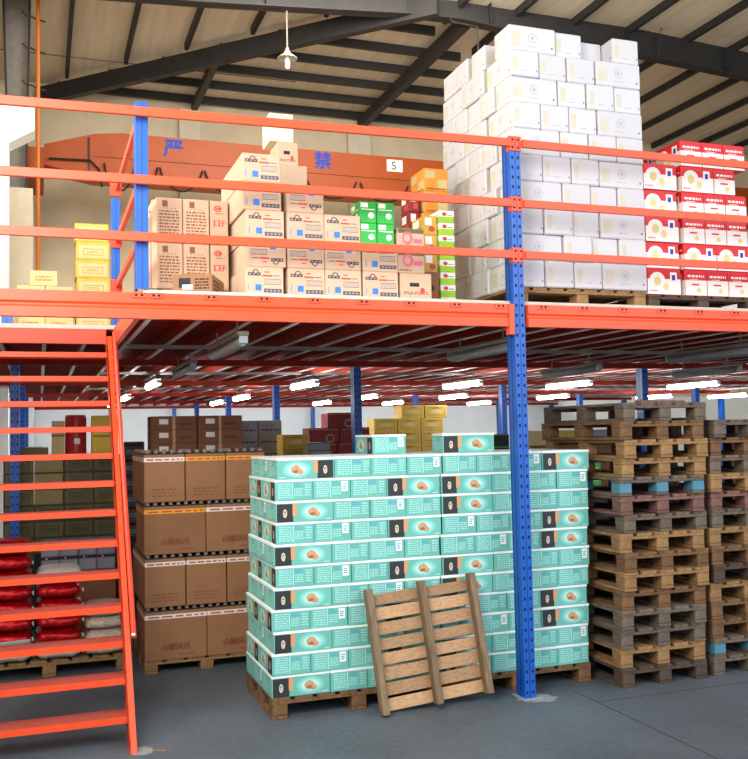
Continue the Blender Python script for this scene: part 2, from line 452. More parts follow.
for x in (-4.4, -4.05, -3.7, -3.35, -3.02):
    obj('joist', JM2, dk, (x, 0, DZ))
RY = [3.83 * k for k in range(6)]
for y in RY[1:]:
    obj('cross_beam', MB().box(-4.4, 11.7, y - .04, y + .04, DZ - .22, DZ - .156, M_joist), dk)
for y in (2.2, 5.7, 9.5):
    obj('cross_tie', MB().box(-2.7 if y > 2.3 else -2.7, 11.7, y - .012, y + .012, DZ - .19, DZ - .156, M_greysteel), dk)

def bay_beam(x0, x1, clips, lab, tabs):
    b = bpy.data.objects.new('mezzanine_beam', None); COL.objects.link(b); b.location = (x0, -.03, 2.738)
    tag(b, lab, 'beam')
    L = x1 - x0
    prof = [(-.025, 0), (.03, 0), (.03, .167), (-.025, .167), (-.025, .1), (-.012, .085), (-.012, .075), (-.025, .062)]
    obj('beam_profile', MB().prism(prof, 0, L, M_orange, 'x'), b)
    cm = MB().bbox(-.045, .045, -.004, .004, -.02, .018, M_orange, .003).mesh('joist_clip')
    hm = MB().add([(.018 * math.cos(PI * k / 5) * .5, -.0065, .018 * math.sin(PI * k / 5) * .5) for k in range(10)], [tuple(range(10))], M_hole).mesh('bolt_hole')
    for x in clips:
        c = obj('joist_clip', cm, b, (x - x0, -.0295, .15))
        obj('bolt_hole', hm, c, (-.018, 0, 0)); obj('bolt_hole', hm, c, (.018, 0, 0))
    for x in tabs:
        obj('end_connector', MB().box(-.02, .02, -.032, .03, -.06, .165, M_orange), b, (x - x0, -.002, 0))
    return b
bay_beam(-3.79, -.062, [x for x in JX if -2.8 < x < -.15] + [-2.78], 'long orange mezzanine edge beam left of the tall blue post', [-.083])
bay_beam(.062, 3.8, [x for x in JX if .1 < x < 3.7], 'long orange mezzanine edge beam right of the tall blue post', [])
tag(obj('mezzanine_beam', MB().box(-2.79, -2.752, .04, 2.06, 2.76, DZ - .036, M_orange)), 'orange edge beam running back beside the stair opening', 'beam')

def post_def(h, y_extra=0, base=True, nav=M_blue, w=.044, d=.125):
    mb = MB()
    mb.box(-w, w, 0, .003, 0, h, nav)
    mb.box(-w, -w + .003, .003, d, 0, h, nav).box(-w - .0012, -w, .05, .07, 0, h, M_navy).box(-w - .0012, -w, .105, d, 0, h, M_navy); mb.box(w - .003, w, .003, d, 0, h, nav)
    mb.box(-w + .003, -w + .02, d - .003, d, 0, h, nav); mb.box(w - .02, w - .003, d - .003, d, 0, h, nav)
    mb.box(-.004, .004, -.0012, 0, 0, h, M_navy)
    n = int(h / .075) if base else 0
    for i in range(n):
        z = .05 + i * .075
        for x in (-.024, .024):
            mb.add([(x - .007, -.0015, z - .011), (x + .007, -.0015, z - .011), (x + .007, -.0015, z + .011), (x - .007, -.0015, z + .011)], [(0, 1, 2, 3)], M_hole)
    parts = []
    if base:
        parts.append(part('base_plate', MB().bbox(-.075, .075, -.04, .16, .0016, .008, mat('mortared_plate', '#8f9aa6', .7), .002), None, 'grey mortared base plate'))
    return ('rack_post', mb.mesh('rack_post'), parts)
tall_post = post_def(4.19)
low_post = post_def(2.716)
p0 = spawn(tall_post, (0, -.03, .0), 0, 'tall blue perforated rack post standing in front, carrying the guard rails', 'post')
rows_words = ['', 'second', 'third', 'fourth', 'fifth', 'sixth']
for x in (-3.62, 0, 3.85, 7.72, 11.5):
    for k in range(1, 6):
        pxw = {0: 'line of the tall front post', -3.62: 'far left line behind the stairs', 3.85: 'line behind the right pallet stacks', 7.72: 'second line to the right', 11.5: 'outermost line to the right'}[x]
        if x == 11.5 and k < 3: continue
        if x == 7.72 and k < 2: continue
        spawn(low_post, (x, 3.83 * k - .04, 0), 0, f'blue post under mezzanine, {rows_words[k]} row back, {pxw}', 'post', 'blue posts under the mezzanine')
# post above the deck at the stair corner, rear opening post, short far left post
deck_post = post_def(4.19 - DZ, base=False, w=.04)
spawn(deck_post, (-2.75, -.03 + .04, DZ), 0, 'blue guard rail post at the front corner of stair opening', 'post')
deck_post2 = post_def(1.12, base=False, w=.035)
spawn(deck_post2, (-2.76, 2.13, DZ), 0, 'blue guard rail post at the rear corner of stair opening', 'post')
deck_post3 = post_def(.33, base=False)
spawn(deck_post3, (-3.66, 2.6, DZ), 0, 'short blue post stub at far left on the deck', 'post')

def rail(x0, x1, z, lab, plate_at, w=.058, tilt=0):
    r = bpy.data.objects.new('guard_rail', None); COL.objects.link(r); r.location = (x0, -.06, z)
    tag(r, lab, 'rail', 'horizontal orange guard rails')
    L = x1 - x0
    if tilt: r.rotation_euler.y = -tilt / L; r.location.z = z - tilt
    prof = [(-.008, .002), (-.006, 0), (.02, 0), (.02, w), (-.006, w), (-.008, w - .002)]
    obj('rail_bar', MB().prism(prof, 0, L, M_orange, 'x'), r)
    for xp, sgn in plate_at:
        p = obj('end_plate', MB().box(-.021, .021, -.006, -.001, -.055, .055, M_orange).box(-.0255 if sgn < 0 else .0225, -.0225 if sgn < 0 else .0255, -.006, .05, -.055, .055, M_orange), r, (xp - x0, .026, .03))
        for dz in (-.03, .03):
            obj('bolt', MB().bbox(-.007, .007, -.012, -.0065, -.007, .007, M_hole, .002), p, (0, 0, dz))
    return r
for z, w in ((4.10, 'top'), (3.64, 'middle'), (3.25, 'bottom')):
    rail(-4.3, -.05, z, f'{w} orange guard rail left of the tall blue post', [(-.023, -1)], tilt={'top': .045, 'middle': .032, 'bottom': .012}[w])
    rail(.05, 3.8, z, f'{w} orange guard rail right of the tall blue post', [(.023, 1)])
for z, w in ((4.12, 'top'), (3.66, 'middle'), (3.27, 'bottom')):
    b = tag(obj('guard_rail', MB().box(-2.765, -2.735, .105, 2.1, z, z + .05, M_orange)), f'{w} orange side rail running back along the stair opening', 'rail', 'side rails of the stair opening')
    obj('end_plate', MB().box(-2.81, -2.71, 2.102, 2.108, z - .04, z + .07, M_red), b)

# ------------------------------------------------------------------ stairs
st = bpy.data.objects.new('staircase', None); COL.objects.link(st); st.location = (-2.8, 0, 0)
tag(st, 'steep orange steel staircase with open treads climbing to the mezzanine', 'staircase')
SL = Vector((0, 2.07, 2.83))
def stringer(x):
    mb = MB(); w = .045
    for (o0, o1, xa, xb) in ((-.085, .085, -.004, .004), (-.085, -.075, -.004, .04), (.075, .085, -.004, .04)):
        pts = []
        n = Vector((0, -SL.z, SL.y)).normalized()
        z0 = 0
        q = []
        for off, end in ((o0, 0), (o1, 0), (o1, 1), (o0, 1)):
            p = n * off
            t = (0 - p.z) / SL.z if end == 0 else (2.83 - p.z) / SL.z
            p = p + SL * t
            q.append((p.y, p.z))
        mb.prism(q, x + xa, x + xb, M_orange, 'x')
    return mb
obj('stringer', stringer(-.05), st)
obj('stringer', stringer(-1.02), st)
TZ = [2.83 * (.0446 + .0734 * k) for k in range(13)]
for z in TZ:
    y = 2.07 * z / 2.83 + .05; z += .065
    mb = MB().box(-1.015, -.055, y - .09, y + .1, z - .004, z, mat('tread_top', '#a8483c', .6, vary=.15, nscale=30))
    mb.box(-1.015, -.055, y - .094, y - .09, z - .042, z, M_orange).box(-1.015, -.055, y + .096, y + .1, z - .042, z - .004, M_orange)
    obj('tread', mb, st)
obj('top_landing_beam', MB().box(-1.02, -.05, 2.06, 2.085, 2.77, 2.9, M_red).box(-1.02, -.05, 2.0, 2.06, 2.77, 2.778, M_red), st)
n = Vector((0, -SL.z, SL.y)).normalized()
a = n * .1 + SL * .2; b = n * .1 + SL * .99
obj('side_bar', MB().tube([(.012, a.y, a.z), (.012, b.y, b.z)], .018, M_red, 8), st)
obj('bolt', MB().tube([(-.005, a.y + .0, a.z + .02), (.02, a.y, a.z + .02)], .016, M_bolt, 8), st)
tag(obj('wood_splinter', MB().bbox(-.045, .045, -.006, .006, .001, .01, M_woodC, .003), None, (-2.68, -.12, 0), (0, 0, -.35)), 'small wood splinter on the floor near the stair foot', 'splinter')

# ------------------------------------------------------------------ tube lights under the deck
HANG = DZ - .156 - 2.69
def tube_def(on):
    body = MB().bbox(-.04, .04, -.62, .62, -.032, 0, M_greysteel, .006)
    tb = MB().tube([(0, -.59, -.07), (0, .59, -.07)], .034 if on else .034, M_tube if on else M_tubeoff, 10)
    ends = MB().box(-.03, .03, -.012, .012, -.085, -.035, M_white if on else M_tubeoff).mesh('end_cap')
    hg = MB().box(-.006, .006, -.006, .006, 0, HANG, M_greysteel).mesh('hanger')
    return ('tube_light', body.mesh('tube_light'), [part('tube', tb), ('end_cap', ends, T((0, -.61, 0)), None, []), ('end_cap', ends, T((0, .61, 0)), None, []),
                                                    ('hanger', hg, T((0, -.4, 0)), None, []), ('hanger', hg, T((0, .4, 0)), None, [])])
TON, TOFF = tube_def(True), tube_def(False)
LZ = DZ - .2205
LX = {-2.05: 'above the stair side', -.06: 'in line behind the tall post', 2.28: 'in second row from the tall post', 4.05: 'in third row from the tall post', 6.45: 'in fourth row from the tall post', 9.2: 'near the far right', 10.9: 'at the outermost right'}
for x, ys in {-2.05: (5.75, 9.7, 13.0), -.06: (5.85, 10.0, 12.4), 2.28: (5.9, 10.1, 12.95), 4.05: (5.95, 10.1, 13.35), 6.45: (6.15, 10.5, 13.9), 9.2: (10.9,), 10.9: (10.6,)}.items():
    for i, y in enumerate(ys):
        spawn(TON, (x, y, 2.69), 0, f"lit white tube light {LX[x]}, {['nearest', 'middle', 'farthest'][i]} of the lit ones", 'light', 'lit tube lights under the mezzanine')
for x, y, w in ((-2.06, .75, 'nearest the stairs'), (-2.03, 3.2, 'behind the nearest stair side one'), (.08, .8, 'just left of the tall post'), (2.45, .85, 'above the right pallet stack'), (2.4, 3.2, 'behind the tall post'), (4.3, 3.2, 'above the back of the right pallet stacks')):
    spawn(TOFF, (x, y, 2.69), 0, f'unlit grey tube light fitting {w}', 'light', 'unlit tube lights under the mezzanine')

# ------------------------------------------------------------------ pallets
PAL = {}
def pallet_def(tone, W=.8, L=1.2, H=.144, blockm=None):
    key = (tone.name, W, L, H, blockm.name if blockm else '')
    if key in PAL: return PAL[key]
    s = H / .144; b = .022 * s; nb = max(5, int(round(W / .16)))
    top = MB(); r = random.Random(len(PAL) + 5)
    bw = W / nb - .028
    for i in range(nb):
        x = -W / 2 + (W - bw) * i / (nb - 1)
        e = r.uniform(-.008, .004); e2 = r.uniform(-.004, .008)
        top.bbox(x, x + bw, -L / 2 + max(e, 0), L / 2 + min(e2, 0), H - b, H, tone, .003)
    parts = [part('top_deck', top)]
    cr_ = MB().bbox(-W / 2, W / 2, -.06, .06, H - 2 * b, H - b, tone, .002).mesh('cross_board')
    bl = MB().bbox(-.055, .055, -.06, .06, b, H - 2 * b, blockm or tone, .006).mesh('block')
    bt = MB().bbox(-.055, .055, -L / 2, L / 2, 0, b, tone, .003).mesh('bottom_board')
    ys = (-L / 2 + .06, 0, L / 2 - .06); xs = (-W / 2 + .055, 0, W / 2 - .055)
    for y in ys: parts.append(('cross_board', cr_, T((0, y, 0)), None, []))
    for x in xs:
        parts.append(('bottom_board', bt, T((x, 0, 0)), None, []))
        for y in ys: parts.append(('block', bl, T((x, y, 0)), 'pale blue painted block' if blockm else None, []))
    PAL[key] = ('pallet', None, parts)
    return PAL[key]
TONES = [M_woodB, M_woodC, M_woodA, M_woodB, M_woodA, M_woodC, M_woodB, M_woodB, M_woodA, M_woodD, None, M_woodB, M_woodC, M_woodB, M_woodA]
TW = {M_woodA.name: 'greyish', M_woodB.name: 'brown', M_woodC.name: 'light tan', M_woodD.name: 'dark brown', M_woodE.name: 'reddish brown'}
tones1 = [M_woodD, M_woodC, M_woodA, M_woodA, M_woodB, M_woodC, M_woodB, M_woodC, M_woodA, M_woodE, 'blue', M_woodC, M_woodC, M_woodB, M_woodA]
z = 0
for i, t in enumerate(tones1):
    bm_ = M_bluewood if t == 'blue' else None
    tt = M_woodA if t == 'blue' else t
    jx = [0, .0, -.01, -.01, .0, .02, .015, .0, .03, .0, -.01, .02, .03, -.015, .02][i]
    lab = f'{TW[tt.name]} wooden pallet, {ORD[i]} from the floor in the pallet stack beside the teal cartons'
    if bm_: lab = 'wooden pallet with pale blue blocks in the stack beside the teal cartons'
    if i == 14: lab = 'greyish wooden pallet on top of the stack beside the teal cartons'
    spawn(pallet_def(tt, .78, 1.2, .144, bm_), (1.155 + .0045 * i + jx, .53 + RND.uniform(-.02, .02), z), RND.uniform(-.012, .012), lab, 'pallet', 'empty pallets in the left stack')
    z += .1442
tag(obj('plank_scrap', MB().bbox(-.25, .25, -.04, .04, 0, .02, M_woodE, .004), None, (1.32, .1, z), (0, 0, .2)), 'loose reddish plank on top of the stack beside the teal cartons', 'plank')
tones2 = [M_woodA, 'blue', M_woodB, M_woodB, M_woodC, M_woodD, M_woodB, M_woodC, M_woodA, M_woodE, M_woodC, M_woodA, M_woodB, M_woodA]
z = 0
for i, t in enumerate(tones2):
    bm_ = M_bluewood if t == 'blue' else None
    tt = M_woodA if t == 'blue' else t
    jx = [.0, .01, .0, .0, -.01, .02, .01, .0, .03, .02, .0, .02, .03, .04][i]
    lab = f'{TW[tt.name]} wooden pallet, {ORD[i]} from the floor in the pallet stack at the right edge'
    if bm_: lab = 'wooden pallet with blue blocks low in the stack at the right edge'
    if i == 13: lab = 'greyish wooden pallet on top of the stack at the right edge'
    spawn(pallet_def(tt, .78, 1.2, .144, bm_), (2.015 + jx + .003 * i, .55 + RND.uniform(-.02, .02), z), RND.uniform(-.01, .01), lab, 'pallet', 'empty pallets in the right stack')
    z += .1442

# leaning pallet in front of the teal cartons
lp = bpy.data.objects.new('leaning_pallet', None); COL.objects.link(lp)
tag(lp, 'worn wooden slatted pallet leaning upright against the teal cartons', 'pallet')
LW, LH = .86, .85
for i in range(8):
    r_ = random.Random(i)
    z0 = .012 + i * (LH - .02) / 8
    obj('slat', MB().bbox(-LW / 2 + .01, LW / 2 - .01 + r_.uniform(-.008, .004), -.018, 0, z0, z0 + .082 + r_.uniform(-.006, .006), M_woodL, .003), lp)
for x in (-LW / 2, -.02, LW / 2 - .05):
    obj('stringer', MB().bbox(x, x + .05, -.1, -.019, 0, LH + .012, M_woodLv, .005), lp)
lp.matrix_world = T((-.722, .055, .031)) @ Matrix.Rotation(math.radians(-9.5), 4, 'X') @ Matrix.Rotation(math.radians(-4.2), 4, 'Y')

# ------------------------------------------------------------------ teal cartons
def carton_def(name, l, w, h, body, deco=None, bev=.005, seam=True, parts=()):
    mb = MB().bbox(-l / 2, l / 2, -w / 2, w / 2, 0, h, body, bev)
    if seam: mb.rect((l, w, h), 'T', 0, 1, .49, .51, M_seam)
    if deco: deco(mb, (l, w, h))
    return (name, mb.mesh(name), list(parts))


TA, TB, TH = .425, .28, .1502
TS = (TA - .004, TB - .004, TH)
def teal_def(variant):
    s = TS; mb = MB()
    mb.bbox(-s[0] / 2, s[0] / 2, -s[1] / 2, s[1] / 2, 0, TH - .012, M_teal, .003)
    for f, mir in (('F', False), ('B', True)):
        R_ = lambda a, b: (1 - b, 1 - a) if mir else (a, b)
        mb.rect(s, f, *R_(.02, .3), .02, .86, M_panel)
        mb.rect(s, f, *R_(.29, .36), .28, .9, M_strip, 2)
        c = .66 if not mir else .34
        for gi, gm in enumerate(M_glow): mb.ell(s, f, c, .45, .25 - .035 * gi, .41 - .06 * gi, gm, 1 + .5 * gi)
        mb.ell(s, f, c - .02, .46, .085, .2, M_nut, 4, rot=.25); mb.ell(s, f, c + .04, .36, .075, .14, M_nut, 5, rot=-.2); mb.ell(s, f, c - .02, .36, .05, .07, M_nutdk, 6)
        e = .16 if not mir else .84
        mb.ell(s, f, e, .42, .035, .2, M_gold, 2); mb.ell(s, f, e, .42, .02, .12, M_panel, 3); mb.ell(s, f, e, .4, .012, .08, M_gold, 4)
        mb.rect(s, f, *R_(.86, .96), .08, .12, M_tealtext)
    for f in 'LR':
        mb.lines(s, f, .08, .42, .12, .84, 7, M_tealtext, 1, 3 + variant, 2)
        mb.lines(s, f, .5, .74, .2, .6, 4, M_tealtext, 1, 9 + variant, 2)
        mb.lines(s, f, .5, .7, .64, .84, 2, M_tealblue, 1, 5, 2)
        mb.rect(s, f, .44, .47, .1, .85, M_tealpale)
        if variant == 1:
            mb.rect(s, f, .76, .93, .36, .84, M_lid, 2); mb.lines(s, f, .79, .9, .45, .75, 3, M_tealblue, 3, 2, 1)
        else:
            mb.lines(s, f, .78, .94, .2, .8, 5, M_tealtext, 1, 11, 1)
    lid = MB().box(-s[0] / 2 - .0012, s[0] / 2 + .0012, -s[1] / 2 - .0012, s[1] / 2 + .0012, TH - .0165, TH, M_lid)
    return ('teal_carton', mb.mesh('teal_carton'), [part('lid', lid, None, 'white carton lid edge')])
TD = [teal_def(0), teal_def(1)]
TY = .215; TZ0 = .146
for i, x in enumerate((-1.235, .045)):
    spawn(pallet_def(M_woodB, 1.27, .85, .144), (x, TY + .435, 0), 0, f"wooden pallet under the {['left', 'right'][i]} half of the teal carton pile", 'pallet')
leftA = [1, 0, 1, 0, 1, 0, 1, 0, 1, 0, 1]      # index 0 = bottom layer: 1 -> long face first
rightA = [1, 1, 0, 0, 1, 1, 0, 0, 1, 1, 0]
cnt = 0
for k in range(11):
    z = TZ0 + k * (TH + .0004)
    jx = [0, .0, .01, -.01, .005, .02, .0, .015, .01, .0, .015][k] * .8
    nfront = 0
    for side, x0 in ((0, -1.875), (1, -.603)):
        first = (leftA if side == 0 else rightA)[k]
        # column order in x: ('A' = three deep of long face, 'B' = two deep of short face)
        order = ['A', 'B', 'B', 'B'] if first else ['B', 'B', 'B', 'A']
        x = x0 + jx + .0045 * k
        for ci, c in enumerate(order):
            w = TA if c == 'A' else TB
            nd, dd = (3, TB) if c == 'A' else (2, TA)
            nfront += 1
            for j in range(nd):
                hidden = (j > 0) and not (side == 0 and ci == 0) and k < 10
                if hidden: continue
                y = TY + dd * (j + .5) + (RND.uniform(-.0, .012) if j == 0 else .012)
                rz = 0 if c == 'A' else PI / 2
                if c == 'A' and k == 10 and side == 0: rz = PI
                where = f'{NTH[nfront - 1]} from left in front' if j == 0 else (f"{['', 'second', 'third'][j]} from front on left side" if (side == 0 and ci == 0) else f"{['', 'second', 'third'][j]} row back, column {NTH[nfront - 1]} from left")
                lay = 'top layer' if k == 10 else ('bottom layer' if k == 0 else f'{ORD[k]} layer up')
                fc = 'nut picture' if c == 'A' else 'text panel'
                spawn(TD[(cnt * 7 + k) % 3 % 2], (x + w / 2, y, z), rz, f'teal carton, {fc} facing front, {lay}, {where}', 'carton', 'teal cartons of the front pile')
                cnt += 1
            x += w
zt = TZ0 + 11 * (TH + .0004)
for x0, x1, wd in ((-1.37, -.56, 'left'), (-.53, .68, 'right')):
    spawn(carton_def('large_carton', x1 - x0, .36, 10 * (TH + .0004) - .0006, M_teal), ((x0 + x1) / 2, TY + .65, TZ0), 0, f'large teal carton inside the {wd} half of the teal pile', 'carton')
spawn(TD[1], (-.825, TY + .6, zt), PI / 2, 'loose teal carton lying on top of pile, text panel facing front', 'carton', 'loose teal cartons on top of the pile')
spawn(TD[0], (-.24, TY + .3, zt), -.1, 'loose teal carton on top of pile, charcoal panel and nut facing front', 'carton', 'loose teal cartons on top of the pile')

# ------------------------------------------------------------------ generic printed cartons
# white cartons
WA, WB, WH = .43, .26, .2095
def deco_white(mb, s):
    for f, e in (('F', .5), ('B', .5), ('L', .5), ('R', .5)):
        W = s[0] if f in 'FB' else s[1]
        if f in 'FB':
            mb.ell(s, f, .5, .55, .04 / W, .19, M_wfaint, 1); mb.ell(s, f, .5, .55, .031 / W, .15, M_wcarton, 2); mb.ell(s, f, .5, .55, .018 / W, .085, M_wfaint, 3)
        mb.rect(s, f, .05, .24, .2, .75, M_wcream)
        mb.lines(s, f, .38, .62, .18, .26, 1, M_wfaint, 1, 2, 2)
        mb.rect(s, f, .9, .93, .2, .27, M_ink)
WD = carton_def('white_carton', WA - .009, WB - .009, WH - .0004, M_wcarton, deco_white, .009)
wx0, wy0 = .1, .2
spawn(pallet_def(M_woodC, 1.2, 1.28, .144), (wx0 + .605, wy0 + .65, DZ), 0, 'pale wooden pallet under the white carton tower on the mezzanine', 'pallet')
for k in range(10):
    first = k % 2 == 1
    order = ['A', 'B', 'B', 'B'] if first else ['B', 'B', 'B', 'A']
    x = wx0
    for ci, c in enumerate(order):
        w = WA if c == 'A' else WB
        nd, dd = (5, WB) if c == 'A' else (3, WA)
        for j in range(nd):
            if j > 0 and ci > 0: continue
            yo = -RND.uniform(0, .034) if j == 0 else 0
            xo = -RND.uniform(0, .025) if ci == 0 and j > 0 else 0
            if k == 9 and j == 0: yo = [0, .03, .14, -.01][ci]
            if k == 9 and ci == 0 and j > 0: yo = [0, .16, .2, .2, .2][j] if j > 0 else 0
            if k == 9 and ci == 0 and j == nd - 1: continue
            lay = 'top layer' if k == 9 else ('bottom layer' if k == 0 else f'{ORD[k]} layer up')
            where = f'{NTH[ci]} from left in front' if j == 0 else f'{NTH[j]} from front on left side'
            spawn(WD, (x + w / 2 + xo, wy0 + dd * (j + .5) + yo, DZ + .144 + k * WH), 0 if c == 'A' else PI / 2,
                  f'white carton in the tall mezzanine tower, {lay}, {where}', 'carton', 'white cartons in the mezzanine tower')
        x += w

# red and white cartons
RA, RB, RH = .336, .224, .22
def deco_red(mb, s):
    for f in 'FBLR':
        W = s[0] if f in 'FB' else s[1]
        mb.rect(s, f, .01, .99, .02, .6, M_rwhite)
        if f in 'FB':
            mb.ell(s, f, .3, .56, .075 / W, .3, M_rwhite, 2); mb.ell(s, f, .3, .5, .035 / W, .18, M_ryellow, 3); mb.ell(s, f, .55, .3, .03 / W, .15, M_ryellow, 3)
            mb.rect(s, f, .68, .88, .45, .86, M_rwhite, 3); mb.rect(s, f, .73, .83, .56, .76, M_inkblue, 4)
            mb.lines(s, f, .06, .3, .1, .2, 1, M_pink, 2, 4, 2)
        else:
            mb.lines(s, f, .12, .88, .68, .84, 1, M_rwhite, 3, 6, 4); mb.lines(s, f, .2, .6, .61, .66, 1, M_rwhite, 3, 3, 2)
            mb.rect(s, f, .3, .65, .4, .46, M_rcarton, 4); mb.ell(s, f, .62, .22, .1, .1, M_ryellow, 3)
RD = carton_def('red_carton', RA - .004, RB - .004, RH - .0004, M_rcarton, deco_red, .005)
spawn(pallet_def(M_woodD, 1.1, 1.0, .12), (1.875, .7, DZ), 0, 'dark wooden pallet under the red cartons on the mezzanine', 'pallet')
rz0 = DZ + .1205
spawn(carton_def('large_carton', .3, .62, 5 * RH - .0006, M_rcarton, None), (1.845, .87, rz0), 0, 'large red carton hidden behind the front red cartons', 'carton')
for k in range(5):
    lay = 'bottom layer' if k == 0 else f'{ORD[k]} layer up'
    spawn(RD, (1.315 + RA / 2, .2 + RB / 2 + [0, .01, 0, .015, .005][k], rz0 + k * RH), [0, PI, 0, 0, 0][k], f'red and white carton in the left column beside the white tower, {lay}', 'carton', 'red cartons on the mezzanine')
for k in range(6):
    order = ['B', 'B', 'B'] if k in (0, 3, 5) else (['A', 'A'] if k in (1,) else (['B', 'B', 'B'] if k == 2 else ['A', 'B']))
    x = 1.69
    lay = 'bottom layer' if k == 0 else ('top layer' if k == 5 else f'{ORD[k]} layer up')
    for ci, c in enumerate(order):
        w = RA if c == 'A' else RB
        d = RB if c == 'A' else RA
        for j in range(3 if (k == 5 and ci == 0) else 1):
            rz = 0 if c == 'A' else PI / 2
            spawn(RD, (x + w / 2, .2 + d / 2 + j * d, rz0 + k * RH), rz,
                  f"red and white carton, right group, {lay}, {NTH[ci]} from left" + (f', {NTH[j]} from front' if j else ''), 'carton', 'red cartons on the mezzanine')
        x += w
for k in range(7):
    spawn(RD, (2.83, 1.5, DZ + k * .223), 0, f'red and white carton in farthest stack at right edge, {ORD[k]} up', 'carton', 'red cartons on the mezzanine') if k > 4 else None
spawn(carton_def('red_carton', .6, .5, .223 * 5 - .001, M_rcarton, deco_red), (2.86, 1.5, DZ), 0, 'large red and white carton under the tall stack at right edge', 'carton')

# kraft cartons with the blue square
BL_, BWd, BH = .272, .4, .2
def deco_bluesq(mb, s):
    for f, up in (('F', True), ('B', False)):
        V = (lambda a, b: (a, b)) if up else (lambda a, b: (1 - b, 1 - a))
        U = (lambda a, b: (a, b)) if up else (lambda a, b: (1 - b, 1 - a))
        def r(u0, u1, v0, v1, m, l=1): mb.rect(s, f, *U(u0, u1), *V(v0, v1), m, l)
        r(.07, .4, .68, .8, M_softink)
        cu = .27 if up else .73
        mb.ell(s, f, cu, .82 if up else .18, .08, .09, M_softink, 1); mb.ell(s, f, cu, .82 if up else .18, .05, .05, M_kraftlt, 2)
        for i in range(3): r(.11 + i * .1, .145 + i * .1, .72, .76, M_kraftlt, 2)
        r(.26, .42, .16, .38, M_blueink2, 1)
        r(.08, .1, .16, .4, M_blueink2, 1)
        r(.5, .92, .38, .58, M_softink); r(.51, .91, .4, .56, M_kraftlt, 2)
        for i in range(7): r(.53 + i * .053, .56 + i * .053, .41, .55, M_grey, 3)
        r(.48, .95, .1, .24, M_softink)
        for i in range(4): r(.54 + i * .1, .59 + i * .1, .14, .2, M_grey, 2)
        r(.44, .7, .66, .72, M_redink); r(.72, .9, .68, .71, M_softink); r(.5, .62, .8, .84, M_redink)
    mb.lines(s, 'L', .3, .7, .3, .5, 2, M_kraftlt, 1)
BD = carton_def('kraft_carton', BL_, BWd, BH - .0004, M_kraftlt, deco_bluesq)
bx = [-2.045, -1.742, -1.467, -1.182]
for k in range(5):
    for ci in range(4):
        if (k == 2 and ci > 2) or (k == 3 and ci > 1) or (k == 4 and ci > 0): continue
        xo = [0, .02, .01, -.008, -.012][k] if ci == 0 else 0
        flip = (k == 1) or (k == 3 and ci == 1)
        if flip and ci == 3 and k == 1: flip = False
        for j in range(2 if ci == 0 else 1):
            hh = .06 if False else 0
            spawn(BD, (bx[ci] + BL_ / 2 + xo, .12 + BWd * (j + .5) + j * .004, DZ + k * BH), PI if flip else 0,
                  f"blue square kraft carton, {'bottom row' if k == 0 else ORD[k] + ' row up'}, {NTH[ci]} column from left" + (', behind the front one' if j else ''), 'carton', 'blue square kraft cartons')
# green cartons on the second row
def deco_green(mb, s):
    for f in 'FL':
        mb.ell(s, f, .68, .36, .17, .14, M_rwhite, 1); mb.rect(s, f, .08, .5, .72, .94, M_rwhite, 1); mb.rect(s, f, .1, .9, .62, .66, M_rwhite, 1)
GD = carton_def('green_carton', .132, .2, .158, M_green, deco_green, .004, False)
for k in range(2):
    for ci in range(2):
        spawn(GD, (-1.128 + .137 * ci, .24, DZ + 2 * BH + k * .1585), 0, f"small bright green carton, {['lower', 'upper'][k]} {['left', 'right'][ci]} of the four green ones", 'carton', 'small green cartons')
# pale cartons with a pink print
def deco_pink(mb, s):
    for f in 'FL':
        mb.rect(s, f, .02, .98, .78, .98, M_olive); mb.ell(s, f, .38, .56, .2, .3, M_pink, 2); mb.ell(s, f, .36, .56, .12, .17, M_kraftlt, 3); mb.rect(s, f, .6, .92, .34, .54, M_pink, 2)
        mb.lines(s, f, .06, .5, .08, .18, 1, M_brownink, 1, 5, 2)
PD = carton_def('pale_carton', .215, .3, .166, M_kraftlt, deco_pink)
def deco_brownlabel(mb, s):
    for f in 'FL':
        mb.lines(s, f, .1, .9, .2, .32, 2, M_brownink, 1, 8, 4); mb.rect(s, f, .3, .6, .5, .64, M_ink, 1); mb.ell(s, f, .7, .35, .08, .12, M_redink, 2)
BRD = carton_def('brown_carton', .25, .32, .2, M_kraftlt, deco_brownlabel)
spawn(BRD, (-.765, .29, DZ), 0, 'plain brown carton under the pink printed cartons', 'carton')
for k in range(2):
    spawn(PD, (-.8, .28, DZ + .2005 + k * .1664), 0, f"pale carton with pink round print, {['lower', 'upper'][k]} of the two", 'carton', 'pink printed cartons')
# yellow and lime cartons beside the white tower
def deco_lime(mb, s):
    for f in 'FL':
        mb.rect(s, f, 0, 1, .52, 1, M_rwhite); mb.ell(s, f, .35, .72, .16, .16, M_redink, 2); mb.rect(s, f, .55, .9, .62, .7, M_grey, 2)
LD = carton_def('lime_carton', .13, .25, .0995, M_lime, deco_lime, .003, False)
for k in range(8):
    spawn(LD, (-.305, .7, DZ + k * .1), 0, f'flat lime and white carton beside the white tower, {ORD[k]} in its column', 'carton', 'lime cartons in one column')
def deco_yel(mb, s):
    for f in 'FL':
        mb.rect(s, f, .1, .6, .5, .9, M_rwhite); mb.ell(s, f, .6, .3, .25, .16, M_redink, 2)
YD = carton_def('yellow_carton', .115, .25, .152, M_yellow, deco_yel, .003, False)
spawn(carton_def('brown_carton', .12, .28, .3, M_kraft, deco_brownlabel), (-.44, .72, DZ), 0, 'narrow brown carton under the small yellow cartons', 'carton')
for k in range(3):
    spawn(YD, (-.435, .73, DZ + .3005 + k * .1524), 0, f"small yellow carton left of the lime column, {['lowest', 'middle', 'topmost'][k]} of three", 'carton', 'small yellow cartons')
